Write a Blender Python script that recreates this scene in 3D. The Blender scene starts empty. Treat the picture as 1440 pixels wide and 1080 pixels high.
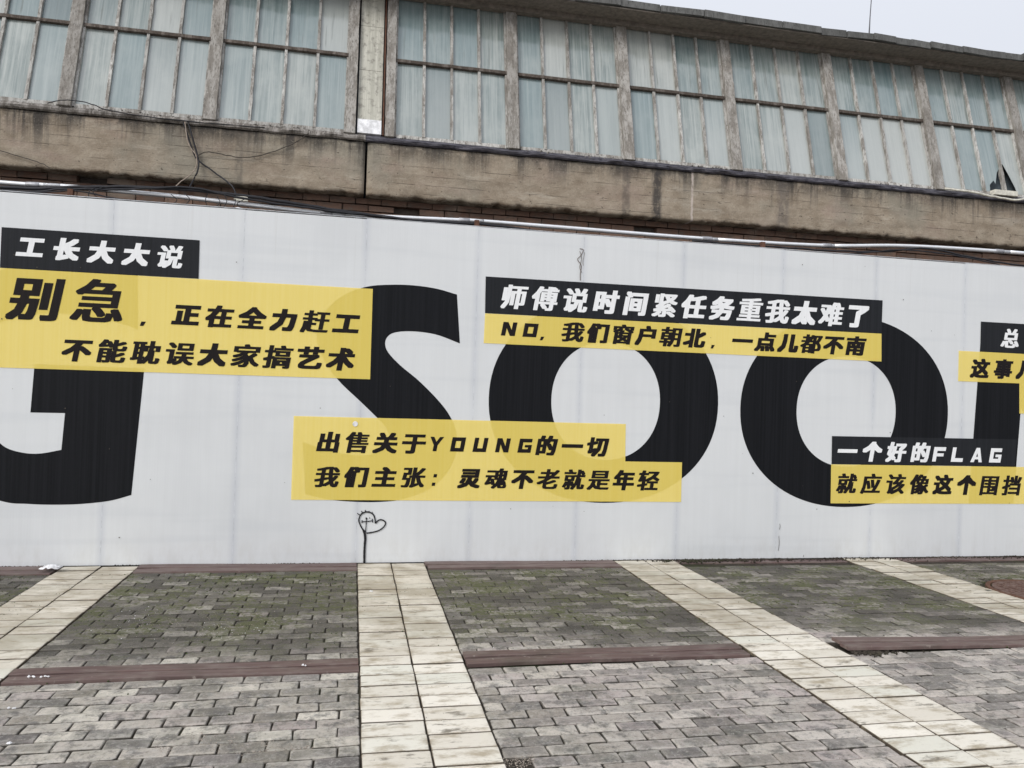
import bpy, math, random
from mathutils import Matrix, Vector, noise
R = math.radians
sc = bpy.context.scene
col = sc.collection

# ------------------------------------------------------------------ camera
yaw, pitch, roll, fpx = -0.198902, 0.0119431, -0.0325644, 1103.03
YAW = yaw
cy, sy, cp, sp = math.cos(yaw), math.sin(yaw), math.cos(pitch), math.sin(pitch)
fwd = Vector((-sy*cp, cy*cp, sp)); right = Vector((cy, sy, 0)); down = fwd.cross(right)
cr, sr = math.cos(roll), math.sin(roll)
r2 = cr*right + sr*down; d2 = -sr*right + cr*down
cam_d = bpy.data.cameras.new('camera'); cam = bpy.data.objects.new('camera', cam_d); col.objects.link(cam)
m = Matrix.Identity(4)
for i in range(3):
    m[i][0] = r2[i]; m[i][1] = -d2[i]; m[i][2] = -fwd[i]
m[2][3] = 1.6
cam.matrix_world = m
cam_d.sensor_width = 36; cam_d.lens = fpx/1440*36; cam_d.clip_start = .05; cam_d.clip_end = 3000
sc.camera = cam

# ------------------------------------------------------------------ light
SUN_EL, SUN_AZ = R(33), R(232)          # azimuth clockwise from +Y: behind and left of the camera
w = bpy.data.worlds.new('World'); sc.world = w; w.use_nodes = True
nt = w.node_tree; bg = nt.nodes['Background']
sky = nt.nodes.new('ShaderNodeTexSky'); sky.sky_type = 'NISHITA'; sky.sun_disc = False
sky.sun_elevation = SUN_EL; sky.sun_rotation = SUN_AZ; sky.dust_density = 3; sky.air_density = 1.0; sky.ozone_density = 1
hs = nt.nodes.new('ShaderNodeHueSaturation'); hs.inputs['Saturation'].default_value = .30
mixw = nt.nodes.new('ShaderNodeMix'); mixw.data_type = 'RGBA'; mixw.inputs[0].default_value = .72
# cloud layer: an overcast sky is brighter overhead than at the horizon
tc = nt.nodes.new('ShaderNodeTexCoord'); sx = nt.nodes.new('ShaderNodeSeparateXYZ'); mr = nt.nodes.new('ShaderNodeMapRange')
nt.links.new(tc.outputs['Generated'], sx.inputs[0]); nt.links.new(sx.outputs[2], mr.inputs[0])
mr.inputs[1].default_value = 0; mr.inputs[2].default_value = 1; mr.inputs[3].default_value = .80; mr.inputs[4].default_value = 1.9
vm = nt.nodes.new('ShaderNodeVectorMath'); vm.operation = 'SCALE'; vm.inputs[0].default_value = (5.1, 5.3, 5.8); nt.links.new(mr.outputs[0], vm.inputs['Scale'])
nt.links.new(vm.outputs[0], mixw.inputs[7])
nt.links.new(sky.outputs[0], hs.inputs['Color']); nt.links.new(hs.outputs[0], mixw.inputs[6])
nt.links.new(mixw.outputs[2], bg.inputs[0]); bg.inputs[1].default_value = .10
sd = bpy.data.lights.new('sun', 'SUN'); sd.energy = 1.3; sd.angle = R(24); sd.color = (1, .97, .92)
sun = bpy.data.objects.new('sun', sd); col.objects.link(sun)
sdir = Vector((math.sin(SUN_AZ)*math.cos(SUN_EL), math.cos(SUN_AZ)*math.cos(SUN_EL), math.sin(SUN_EL)))
sun.rotation_euler = sdir.to_track_quat('Z', 'Y').to_euler(); sun.location = sdir*30
vs = sc.view_settings; vs.view_transform = 'Standard'; vs.look = 'None'; vs.gamma = 1; vs.exposure = 0.52; vs.use_curve_mapping = False

# ------------------------------------------------------------------ helpers
rnd = random.Random(7)
class MB:
    def __init__(s): s.v = []; s.f = []; s.m = []; s.sm = False
    def add(s, v, f, mi=0):
        n = len(s.v); s.v += [tuple(p) for p in v]; s.f += [tuple(i+n for i in q) for q in f]; s.m += [mi]*len(f)
    def box(s, x0, x1, y0, y1, z0, z1, mi=0, xf=None):
        v = [(x0,y0,z0),(x1,y0,z0),(x1,y1,z0),(x0,y1,z0),(x0,y0,z1),(x1,y0,z1),(x1,y1,z1),(x0,y1,z1)]
        if xf: v = [xf(*p) for p in v]
        s.add(v, [(0,3,2,1),(4,5,6,7),(0,1,5,4),(1,2,6,5),(2,3,7,6),(3,0,4,7)], mi)
    def tube(s, pts, r, n=8, caps=True):
        pts = [Vector(p) for p in pts]; base = len(s.v); rings = []
        for i, p in enumerate(pts):
            t = (pts[min(i+1, len(pts)-1)] - pts[max(i-1, 0)]).normalized()
            a = Vector((0,0,1)) if abs(t.z) < .9 else Vector((0,1,0))
            u = t.cross(a).normalized(); v = t.cross(u)
            rr = r[i] if isinstance(r, (list, tuple)) else r
            rings.append([p + rr*(math.cos(2*math.pi*k/n)*u + math.sin(2*math.pi*k/n)*v) for k in range(n)])
        vv = [q for rg in rings for q in rg]
        ff = [(i*n+k, i*n+(k+1) % n, (i+1)*n+(k+1) % n, (i+1)*n+k) for i in range(len(pts)-1) for k in range(n)]
        if caps: ff += [tuple(range(n))[::-1], tuple((len(pts)-1)*n+k for k in range(n))]
        s.add(vv, ff)
    def mesh(s, name, mats, smooth=False):
        me = bpy.data.meshes.new(name); me.from_pydata(s.v, [], s.f)
        for mt in (mats if isinstance(mats, (list, tuple)) else [mats]): me.materials.append(mt)
        me.polygons.foreach_set('material_index', s.m)
        if smooth: me.polygons.foreach_set('use_smooth', [True]*len(s.f))
        if hasattr(s, 'wear'):
            at = me.attributes.new(getattr(s, 'attr', 'wear'), 'FLOAT', 'POINT'); at.data.foreach_set('value', s.wear)
        if hasattr(s, 'jt'):
            at = me.attributes.new('joint', 'FLOAT', 'POINT'); at.data.foreach_set('value', s.jt)
        me.update(); return me
    def obj(s, name, mats, parent=None, smooth=False):
        return link(name, s.mesh(name, mats, smooth), parent)
def link(name, data, parent=None, loc=None):
    o = bpy.data.objects.new(name, data); col.objects.link(o)
    if parent:
        o.parent = parent
        o.matrix_parent_inverse = Matrix.Translation(-parent.location)
    if loc: o.location = loc
    return o
def tag(o, label=None, cat=None, group=None, kind=None):
    for k, v in (('label', label), ('category', cat), ('group', group), ('kind', kind)):
        if v: o[k] = v
    return o
def empty(name, loc, **k):
    o = bpy.data.objects.new(name, None); col.objects.link(o); o.location = loc; o.empty_display_size = .1
    return tag(o, **k)
def spline(pts, n=6):
    """Catmull-Rom through the points"""
    P = [Vector(p) for p in pts]
    if len(P) < 3: return P
    out = []
    for i in range(len(P)-1):
        a = P[i-1] if i else P[0]*2-P[1]
        b, c = P[i], P[i+1]
        d = P[i+2] if i+2 < len(P) else P[-1]*2-P[-2]
        for k in range(n):
            t = k/n
            out.append(.5*((2*b)+(c-a)*t+(2*a-5*b+4*c-d)*t*t+(3*b-a-3*c+d)*t**3))
    out.append(P[-1]); return out
def nz(x, y=0, z=0): return noise.noise(Vector((x, y, z)))

# ------------------------------------------------------------------ materials
class NT:
    def __init__(s, name, rough=.8, spec=.3):
        s.mat = bpy.data.materials.new(name); s.mat.use_nodes = True; s.t = s.mat.node_tree
        s.b = s.t.nodes['Principled BSDF']; s.b.inputs['Roughness'].default_value = rough
        s.b.inputs['Specular IOR Level'].default_value = spec
    def n(s, typ, **k):
        o = s.t.nodes.new('ShaderNode'+typ)
        for a, v in k.items(): setattr(o, a, v)
        return o
    def l(s, a, b): s.t.links.new(a, b)
    def put(s, sock, v):
        if hasattr(v, 'is_output'): s.l(v, sock)
        elif isinstance(v, (tuple, list)) and len(v) == 3 and sock.type == 'RGBA': sock.default_value = (*v, 1)
        else: sock.default_value = v
    def pos(s, scale=(1,1,1), obj=False, off=None):
        if obj: g = s.n('TexCoord').outputs['Object']
        else: g = s.n('NewGeometry').outputs['Position']
        if off is not None:
            a = s.n('VectorMath', operation='ADD'); s.l(g, a.inputs[0]); s.put(a.inputs[1], off); g = a.outputs[0]
        mu = s.n('VectorMath', operation='MULTIPLY'); s.l(g, mu.inputs[0]); mu.inputs[1].default_value = scale
        return mu.outputs[0]
    def noise(s, vec, scale=5, detail=4, rough=.55, dist=0):
        o = s.n('TexNoise'); s.l(vec, o.inputs['Vector']); o.inputs['Scale'].default_value = scale
        o.inputs['Detail'].default_value = detail; o.inputs['Roughness'].default_value = rough; o.inputs['Distortion'].default_value = dist
        return o.outputs['Fac']
    def ramp(s, fac, a, b, lo=0., hi=1.):
        o = s.n('MapRange', clamp=True); o.interpolation_type = 'SMOOTHSTEP'
        s.put(o.inputs[0], fac); o.inputs[1].default_value = a; o.inputs[2].default_value = b
        o.inputs[3].default_value = lo; o.inputs[4].default_value = hi; return o.outputs[0]
    def m(s, op, a, b=0., c=None):
        o = s.n('Math', operation=op); s.put(o.inputs[0], a); s.put(o.inputs[1], b)
        if c is not None: s.put(o.inputs[2], c)
        return o.outputs[0]
    def mix(s, f, a, b, mode='MIX'):
        o = s.n('Mix', data_type='RGBA', blend_type=mode); s.put(o.inputs[0], f); s.put(o.inputs[6], a); s.put(o.inputs[7], b)
        return o.outputs[2]
    def sep(s, v): return s.n('SeparateXYZ') if v is None else s._sep(v)
    def _sep(s, v): o = s.n('SeparateXYZ'); s.l(v, o.inputs[0]); return o.outputs
    def col(s, c): s.put(s.b.inputs['Base Color'], c)
    def bump(s, h, strength=.3, dist=.01):
        o = s.n('Bump'); s.put(o.inputs['Height'], h); o.inputs['Strength'].default_value = strength; o.inputs['Distance'].default_value = dist
        s.l(o.outputs[0], s.b.inputs['Normal'])
    def rnd(s):   # 0..1, differs from object to object and from island to island
        a = s.n('ObjectInfo').outputs['Random']; b = s.n('NewGeometry').outputs['Random Per Island']
        return s.m('FRACT', s.m('ADD', a, b))

def ribs(n):   # fine upright flutes of the panel board
    p = n.pos(); x = n._sep(p)
    wv = n.m('SINE', n.m('MULTIPLY', x[0], 2*math.pi/.022))
    big = n.noise(n.pos((1,1,.35)), 1.6, 3, .5)
    return n.m('ADD', n.m('MULTIPLY', wv, .06), n.m('MULTIPLY', big, 9.0))

def mk_panel():
    n = NT('painted_panel', .42, .35)
    st = n.noise(n.pos((9,1,.35)), 2.2, 5, .6)
    bl = n.noise(n.pos((1,1,1)), .9, 4, .6)
    gh = n.noise(n.pos((.25,1,5)), 1.5, 2, .5)
    c = n.mix(n.ramp(st, .3, .75), (.675,.692,.702), (.698,.716,.727))
    c = n.mix(n.m('MULTIPLY', n.ramp(bl, .45, .75), .35), c, (.57,.585,.60))
    c = n.mix(n.m('MULTIPLY', n.ramp(gh, .5, .7), .22), c, (.55,.575,.60))
    ed = n.n('Attribute', attribute_name='edge').outputs['Fac']; c = n.mix(n.m('MULTIPLY', ed, n.ramp(bl, .3, .6, .10, .32)), c, (.38,.41,.49))
    z = n._sep(n.pos())[2]
    low = n.m('MULTIPLY', n.ramp(z, .35, 0., 0, 1), n.ramp(n.noise(n.pos((3,1,1.2)), 3, 5, .65), .4, .7, .0, .30))
    c = n.mix(low, c, (.50,.49,.46))
    # run marks down from the head of the sheet
    run = n.m('MULTIPLY', n.ramp(z, 2.3, 3.15, 0, 1), n.ramp(n.noise(n.pos((14,1,.25)), 1.7, 4, .7), .58, .78, 0, .35))
    c = n.mix(run, c, (.46,.45,.42))
    n.col(c); n.bump(ribs(n), .35, .003); return n.mat
def mk_print(name, ca, cb, rough=.4, alpha=None):
    n = NT(name, rough, .14)
    st = n.noise(n.pos((22,1,.25)), 2.0, 5, .65)
    n.col(n.mix(n.ramp(st, .3, .7), ca, cb)); n.bump(ribs(n), .35, .003)
    if alpha:
        n.b.inputs['Alpha'].default_value = alpha
    return n.mat
PANEL = mk_panel()
BLACK = mk_print('black_print', (.006,.0068,.0085), (.011,.0118,.0145), .5)
NAVY = mk_print('dark_strip_print', (.015,.0165,.019), (.021,.0225,.027), .55)
YELLOW = mk_print('yellow_print', (.98,.77,.175), (1.0,.80,.205), .5, .71)
INK = mk_print('ink_print', (.011,.009,.009), (.016,.012,.012), .5)
WHITE = mk_print('white_print', (.80,.81,.82), (.86,.87,.88), .5)
def mk_plain(name, c, rough=.7, metal=0, var=.25, scale=20):
    n = NT(name, rough, .3); n.b.inputs['Metallic'].default_value = metal
    k = n.noise(n.pos(), scale, 5, .65)
    n.col(n.mix(n.ramp(k, .3, .7), tuple(q*(1-var) for q in c), tuple(min(1, q*(1+var)) for q in c)))
    n.bump(k, .25, .004); return n.mat
JOINT = mk_plain('panel_seam', (.60,.615,.64), .6)
MARKER = mk_plain('marker_ink', (.012,.012,.014), .5)
STEEL = mk_plain('rusty_steel', (.12,.06,.04), .8, .2)
RUBBER = mk_plain('black_cable_sheath', (.02,.02,.024), .55)
GREYWIRE = mk_plain('grey_wire', (.07,.06,.05), .7)
PALEWIRE = mk_plain('pale_wire', (.33,.27,.22), .7)
CREAMP = mk_plain('cream_plastic', (.62,.60,.52), .5)
WHITEP = mk_plain('white_plastic', (.75,.75,.76), .5)
CONDUIT = mk_plain('galvanised_conduit', (.86,.87,.89), .30, .6, .06)
ROD = mk_plain('rod_metal', (.12,.12,.13), .5, .6)

def mk_concrete():
    n = NT('board_marked_concrete', .93, .15)
    x = n._sep(n.pos())
    base = n.noise(n.pos((1.8,1,3)), 2.6, 6, .7)
    fine = n.noise(n.pos((7,7,11)), 9, 6, .75)
    c = n.mix(n.ramp(base, .3, .7), (.26,.210,.155), (.40,.34,.265))
    c = n.mix(n.ramp(fine, .40, .75, 0, .4), c, (.17,.14,.11))
    grn = n.noise(n.pos((1,1,1)), 1.1, 4, .6)
    c = n.mix(n.ramp(grn, .48, .68, 0, .6), c, (.27,.26,.215)); pch = n.noise(n.pos((.6,1,3), off=(6,0,1)), 2.2, 6, .75); c = n.mix(n.ramp(pch, .56, .66, 0, .5), c, (.46,.41,.34))
    red = n.noise(n.pos((1,1,2.5), off=(4,0,2)), 1.3, 4, .6)
    c = n.mix(n.ramp(red, .5, .72, 0, .5), c, (.36,.275,.23))
    # board joints
    bj = n.m('ABSOLUTE', n.m('SUBTRACT', n.m('FRACT', n.m('DIVIDE', n.m('ADD', x[2], n.m('MULTIPLY', n.noise(n.pos((1,1,0)), 2.5, 2), .012)), .088)), .5))
    ln = n.m('MULTIPLY', n.ramp(bj, .462, .492), n.ramp(n.noise(n.pos((1.2,1,9)), 2.2, 5, .7), .47, .62))
    c = n.mix(n.m('MULTIPLY', ln, .6), c, (.09,.07,.055))
    pit = n.noise(n.pos((1,1,1.6), off=(1,1,1)), 17, 3, .6); c = n.mix(n.ramp(pit, .66, .72, 0, .8), c, (.08,.065,.05))
    # black run stains from the sill
    s1 = n.noise(n.pos((5,1,.22)), 1.5, 5, .7)
    t1 = n.m('MULTIPLY', n.ramp(s1, .45, .60), n.ramp(n.m('ADD', x[2], n.m('MULTIPLY', n.noise(n.pos((.8,1,.1), off=(8,0,0)), 1.5, 4, .7), .75)), 4.02, 4.42))
    c = n.mix(n.m('MULTIPLY', t1, .85), c, (.045,.042,.042))
    s2 = n.noise(n.pos((2.2,1,.8), off=(3,0,0)), 2.0, 5, .7)
    t2 = n.m('MULTIPLY', n.ramp(s2, .40, .62), n.ramp(x[2], 3.78, 3.97))
    c = n.mix(n.m('MULTIPLY', t2, .8), c, (.062,.056,.05))
    mo = n.noise(n.pos((1,1,1.5), off=(2,0,5)), 8, 6, .8); c = n.mix(n.m('MULTIPLY', n.ramp(mo, .46, .60), n.ramp(x[2], 3.87, 3.985, 0, .8)), c, (.06,.055,.05))
    gn = n.noise(n.pos((1,1,1)), 55, 4, .8); c = n.mix(n.ramp(gn, .56, .70, 0, .5), c, (.15,.12,.095)); c = n.mix(n.ramp(gn, .45, .33, 0, .35), c, (.50,.45,.38))
    # foot of the beam: spalled and rusty
    s3 = n.noise(n.pos((1,1,2)), 7, 6, .75)
    t3 = n.m('MULTIPLY', n.ramp(s3, .47, .56), n.ramp(n.m('ADD', x[2], n.m('MULTIPLY', n.m('SUBTRACT', s2, .5), .12)), 3.505, 3.47))
    c = n.mix(n.m('MULTIPLY', t3, .75), c, (.11,.075,.05))
    for x0, wd, cc, st in ((3.015, .07, (.05,.047,.047), .85), (3.405, .018, (.52,.45,.40), .9), (4.45,.10,(.10,.09,.088),.55), (2.68,.06,(.07,.062,.06),.5), (-1.12,.05,(.09,.08,.07),.5)):
        dd = n.m('ABSOLUTE', n.m('SUBTRACT', n.m('ADD', x[0], n.m('MULTIPLY', n.noise(n.pos((0,0,9)), 1.2, 3), .03)), x0+.015))
        g = n.m('MULTIPLY', n.ramp(dd, wd, wd*.35), n.ramp(n.noise(n.pos((6,1,4)), 4, 4), .3, .55, .35, 1))
        c = n.mix(n.m('MULTIPLY', g, st), c, cc)
    n.col(c)
    h = n.m('ADD', n.m('MULTIPLY', fine, .6), n.m('ADD', n.m('MULTIPLY', ln, -.8), n.m('MULTIPLY', n.noise(n.pos(), 60, 4, .7), .5)))
    n.bump(h, .7, .012); return n.mat
CONC = mk_concrete()
def mk_peel(name, under, paint, thr=.5, wet=None):
    n = NT(name, .85, .2)
    k = n.noise(n.pos((5,5,1.0)), 3, 6, .72); k2 = n.noise(n.pos((14,14,3)), 5, 4, .7)
    c = n.mix(n.ramp(k, thr-.10, thr+.12), under, paint)
    c = n.mix(n.ramp(k2, .50, .66, 0, .7), c, tuple(q*.45 for q in under))
    k3 = n.noise(n.pos((25,25,3), off=(3,1,7)), 3, 4, .7); c = n.mix(n.ramp(k3, .60, .68, 0, .7), c, tuple(min(.8, q*1.45) for q in paint))
    r = n.rnd(); c = n.mix(n.m('MULTIPLY', r, .35), c, tuple(q*.55 for q in under))
    n.col(c); n.bump(n.m('ADD', k, k2), .6, .006); return n.mat
MULL = mk_peel('weathered_mullion', (.235,.215,.19), (.42,.40,.37), .50)
BAR = mk_peel('peeling_glazing_bar', (.25,.23,.205), (.55,.54,.51), .48)
TRANS = mk_peel('brown_transom', (.085,.068,.056), (.19,.165,.145), .55)
def mk_glass():
    n = NT('dirty_wired_glass', .16, 1.0)
    r = n.rnd()
    fs = n.noise(n.pos((70,1,1.5)), 1.0, 4, .7)
    sc_ = n.n('CombineXYZ'); n.l(n.m('MULTIPLY', r, 37.), sc_.inputs[0]); n.l(n.m('MULTIPLY', r, 11.), sc_.inputs[2])
    p1 = n.pos((30,1,.8), off=sc_.outputs[0]); st = n.noise(p1, 1.0, 6, .7)
    p2 = n.pos((3,1,2), off=sc_.outputs[0]); bl = n.noise(p2, 1.3, 4, .6)
    c = n.mix(n.ramp(st, .3, .72), (.12,.165,.16), (.37,.405,.385))
    c = n.mix(n.ramp(bl, .40, .72, 0, .7), c, (.40,.43,.405)); c = n.mix(n.ramp(fs, .52, .68, 0, .55), c, (.17,.20,.19)); c = n.mix(n.ramp(fs, .45, .3, 0, .5), c, (.50,.52,.49))
    c = n.mix(n.ramp(r, .0, 1., 0., .55), c, (.15,.225,.245))
    r5 = n.m('FRACT', n.m('MULTIPLY', r, 29.7)); c = n.mix(n.ramp(r5, .78, .95, 0, .55), c, (.50,.505,.475)); c = n.mix(n.ramp(r5, .22, .08, 0, .55), c, (.115,.15,.155))
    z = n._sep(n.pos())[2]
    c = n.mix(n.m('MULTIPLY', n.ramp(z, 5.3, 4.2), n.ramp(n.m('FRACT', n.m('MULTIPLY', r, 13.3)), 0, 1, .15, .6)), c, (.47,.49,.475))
    dk = n.m('MULTIPLY', n.ramp(n.noise(n.pos((13,1,.5), off=sc_.outputs[0]), 1.5, 4, .7), .56, .68), n.m('MULTIPLY', n.ramp(z, 4.9, 5.0), n.ramp(z, 5.45, 5.15)))
    c = n.mix(n.m('MULTIPLY', dk, .55), c, (.10,.115,.10))
    n.col(c)
    rg = n.ramp(st, .3, .7, .06, .22); n.l(rg, n.b.inputs['Roughness'])
    n.bump(n.m('ADD', bl, n.m('MULTIPLY', st, .3)), .12, .01); return n.mat
GLASS = mk_glass()
DARKBACK = mk_plain('dark_backing', (.085,.105,.12), .5)  # dark tone for the added backing behind panes and beam joint
def mk_felt():
    n = NT('bitumen_flashing', .55, .4)
    k = n.noise(n.pos((2,6,9)), 6, 6, .7)
    n.col(n.mix(n.ramp(k, .35, .65), (.03,.028,.040), (.125,.12,.14))); n.bump(k, .9, .02); return n.mat
FELT = mk_felt()
MORTAR = mk_peel('sill_mortar', (.15,.135,.12), (.37,.345,.32), .50)
COPE = mk_peel('grey_coping', (.105,.105,.10), (.155,.155,.15), .5)
SOFFIT = mk_plain('soffit_concrete', (.19,.165,.14), .9)
def mk_cover():
    n = NT('cream_cover', .6, .3)
    k = n.noise(n.pos((9,1,.5)), 2.5, 5, .7); k2 = n.noise(n.pos((4,1,4)), 4, 5, .7)
    c = n.mix(n.ramp(k, .35, .7), (.40,.39,.33), (.58,.565,.49))
    c = n.mix(n.ramp(k2, .50, .66, 0, .7), c, (.20,.185,.16)); n.col(c); n.bump(k2, .3, .005); return n.mat
COVER = mk_cover()
def mk_brick():
    n = NT('old_red_brick', .92, .15); r = n.rnd()
    k = n.noise(n.pos((1,1,2)), 14, 5, .7)
    c = n.mix(r, (.16,.095,.07), (.27,.175,.13)); c = n.mix(n.ramp(k, .42, .66, 0, .8), c, (.15,.12,.10))
    c = n.mix(n.ramp(n.noise(n.pos(), 2.2, 4), .56, .7, 0, .6), c, (.36,.30,.24))
    n.col(c); n.bump(k, .6, .01); return n.mat
BRICK = mk_brick()
BMORT = mk_plain('brick_mortar', (.12,.10,.085), .95)

# paving: dirt zones of the yard, shared by every paving material
def zones(n):
    p = n.pos((1,1,0)); x = n._sep(n.pos())
    big = n.noise(p, .75, 4, .6); med = n.noise(n.pos((1,1,0), off=(7,3,0)), 2.3, 5, .65)
    yy = n.m('ADD', x[1], n.m('MULTIPLY', n.m('SUBTRACT', big, .5), 1.6))
    dark = n.ramp(yy, 4.55, 5.25)            # the wet, mossy strip near the hoarding
    return x, big, med, dark
def mk_paver():
    n = NT('worn_grey_paver', .78, .3); r = n.rnd(); x, big, med, dark = zones(n)
    r2_ = n.m('FRACT', n.m('MULTIPLY', r, 7.31)); r3 = n.m('FRACT', n.m('MULTIPLY', r, 23.7))
    c = n.mix(r, (.30,.268,.225), (.67,.615,.535))
    c = n.mix(n.ramp(r2_, .55, .95, 0, .75), c, (.74,.69,.60))
    c = n.mix(n.ramp(r3, .6, 1., 0, .6), c, (.40,.33,.325))           # the pinkish ones
    pk = n.ramp(x[0], .3, 2.2, 0, .35); c = n.mix(pk, c, (.56,.485,.465))
    r4 = n.m('FRACT', n.m('MULTIPLY', r, 53.1)); c = n.mix(n.ramp(r4, .80, .92, 0, .7), c, (.115,.105,.10))
    pt = n.noise(n.pos((1,1,0), off=(4,4,0)), 1.7, 5, .65); c = n.mix(n.ramp(pt, .52, .68, 0, .6), c, (.14,.13,.115)); c = n.mix(n.ramp(pt, .47, .33, 0, .35), c, (.60,.57,.51))
    sm = n.noise(n.pos((1,1,1)), 11, 5, .7)
    at = n.n('Attribute', attribute_name='wear'); wr = n.m('MULTIPLY', at.outputs['Fac'], n.ramp(n.m('ADD', n.m('FRACT', n.m('MULTIPLY', r, 41.3)), n.m('MULTIPLY', sm, .5)), .35, 1.0))
    c = n.mix(n.m('MULTIPLY', wr, n.ramp(n.noise(n.pos(off=(3,3,0)), 24, 5, .75), .35, .65, 0, .65)), c, (.50,.475,.43))
    c = n.mix(n.m('MULTIPLY', n.m('SUBTRACT', 1., at.outputs['Fac']), n.ramp(n.m('FRACT', n.m('MULTIPLY', r, 17.9)), .4, 1., 0, .45)), c, (.13,.122,.12))
    c = n.mix(n.ramp(sm, .47, .66, 0, .8), c, (.12,.115,.11))
    bl2 = n.noise(n.pos(off=(9,2,0)), 34, 5, .8); c = n.mix(n.ramp(bl2, .52, .66, 0, .6), c, (.13,.122,.112)); c = n.mix(n.ramp(bl2, .46, .34, 0, .55), c, (.54,.52,.48))
    c = n.mix(n.m('MULTIPLY', n.ramp(n.noise(n.pos(off=(2,9,0)), 16, 4, .7), .52, .7), .5), c, (.46,.445,.41))
    dk = n.m('MULTIPLY', dark, n.ramp(n.m('ADD', n.m('MULTIPLY', r2_, .45), n.m('MULTIPLY', med, 1.1)), .55, 1.15, 1., .45))
    c = n.mix(n.m('MULTIPLY', dk, .88), c, (.050,.045,.036))
    ms = n.ramp(n.m('ADD', n.noise(n.pos(), 26, 4, .7), n.m('MULTIPLY', med, 1.0)), .95, 1.15)
    ms = n.m('MULTIPLY', ms, n.ramp(x[1], 4.6, 5.6, .18, .9))
    c = n.mix(ms, c, (.088,.095,.036))
    gr = n.noise(n.pos(), 95, 5, .9); c = n.mix(n.ramp(gr, .54, .70, 0, .55), c, (.50,.48,.44)); c = n.mix(n.ramp(gr, .45, .32, 0, .6), c, (.05,.048,.045))
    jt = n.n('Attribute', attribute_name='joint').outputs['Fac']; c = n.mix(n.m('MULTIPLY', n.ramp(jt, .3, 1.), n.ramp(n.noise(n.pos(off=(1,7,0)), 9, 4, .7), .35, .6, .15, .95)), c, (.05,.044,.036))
    n.col(c); n.bump(n.m('ADD', n.m('MULTIPLY', gr, .8), sm), .8, .010)
    return n.mat
PAVER = mk_paver()
def mk_tile():
    n = NT('cream_paving_slab', .75, .3); r = n.rnd(); x, big, med, dark = zones(n)
    c = n.mix(r, (.62,.575,.49), (.78,.735,.645))
    r2_ = n.m('FRACT', n.m('MULTIPLY', r, 9.7)); c = n.mix(n.ramp(r2_, .5, 1, 0, .5), c, (.62,.63,.55))
    sm = n.noise(n.pos((1,2.2,1)), 4.2, 6, .72)
    c = n.mix(n.ramp(sm, .47, .68, 0, .85), c, (.34,.285,.20))
    c = n.mix(n.ramp(n.noise(n.pos((.8,2,1), off=(5,5,0)), 6, 5, .7), .56, .68, 0, .85), c, (.15,.13,.10))
    c = n.mix(n.m('MULTIPLY', dark, n.ramp(med, .35, .65, .15, .65)), c, (.27,.23,.16))
    gr = n.noise(n.pos(), 110, 4, .8); c = n.mix(n.ramp(gr, .58, .72, 0, .35), c, (.26,.23,.18))
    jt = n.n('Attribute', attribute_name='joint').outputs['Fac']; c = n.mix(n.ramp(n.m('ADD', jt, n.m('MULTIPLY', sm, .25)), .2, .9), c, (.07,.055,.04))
    wr = n.n('Attribute', attribute_name='wear').outputs['Fac']; c = n.mix(n.m('MULTIPLY', wr, n.ramp(n.noise(n.pos(off=(3,8,0)), 9, 5, .7), .45, .7, 0, .7)), c, (.26,.215,.15))
    n.col(c); n.bump(n.m('ADD', n.m('MULTIPLY', gr, .35), sm), .4, .006); return n.mat
TILE = mk_tile()
def mk_plank():
    n = NT('brown_deck_board', .6, .35); r = n.rnd(); x, big, med, dark = zones(n)
    g = n.noise(n.pos((1.2,40,1)), 2, 4, .6)
    c = n.mix(n.ramp(g, .3, .7), (.075,.047,.044), (.15,.098,.090))
    c = n.mix(n.m('MULTIPLY', r, .4), c, (.19,.145,.13)); c = n.mix(n.ramp(n.noise(n.pos((1,3,1)), 5, 5, .7), .45, .65, 0, .55), c, (.20,.165,.145)); c = n.mix(n.ramp(med, .5, .7, 0, .6), c, (.07,.058,.045))
    c = n.mix(n.ramp(n.noise(n.pos(), 18, 4), .66, .74, 0, .6), c, (.35,.3,.27))
    n.col(c); n.bump(g, .4, .004); return n.mat
PLANK = mk_plank()
def mk_soil():
    n = NT('joint_soil', .95, .1); x, big, med, dark = zones(n)
    k = n.noise(n.pos(), 40, 5, .7)
    c = n.mix(n.ramp(k, .35, .7), (.030,.026,.022), (.085,.072,.058)); c = n.mix(n.ramp(med, .5, .65, 0, .6), c, (.035,.045,.018))
    n.col(c); n.bump(k, .8, .01); return n.mat
SOIL = mk_soil()
YARD = mk_plain('yard_surface', (.13,.125,.12), .9, 0, .3, 3)
GRAVEL = mk_plain('grit', (.30,.26,.22), .9, 0, .55, 60)
MOSS = mk_plain('moss', (.045,.065,.02), .95, 0, .4, 40)
RUSTLID = mk_peel('rusty_lid', (.13,.075,.06), (.21,.15,.13), .5)

# ================================================================== SETTING
g = MB(); g.box(-600, 600, -600, 900, -.20, -.060); tag(g.obj('ground', YARD), kind='structure')
g = MB(); g.add([(-9,-1.2,-.011),(12,-1.2,-.011),(12,8.6,-.011),(-9,8.6,-.011)], [(0,1,2,3)]); 
soil = g.obj('soil_bed', SOIL); tag(soil, kind='structure')

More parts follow.
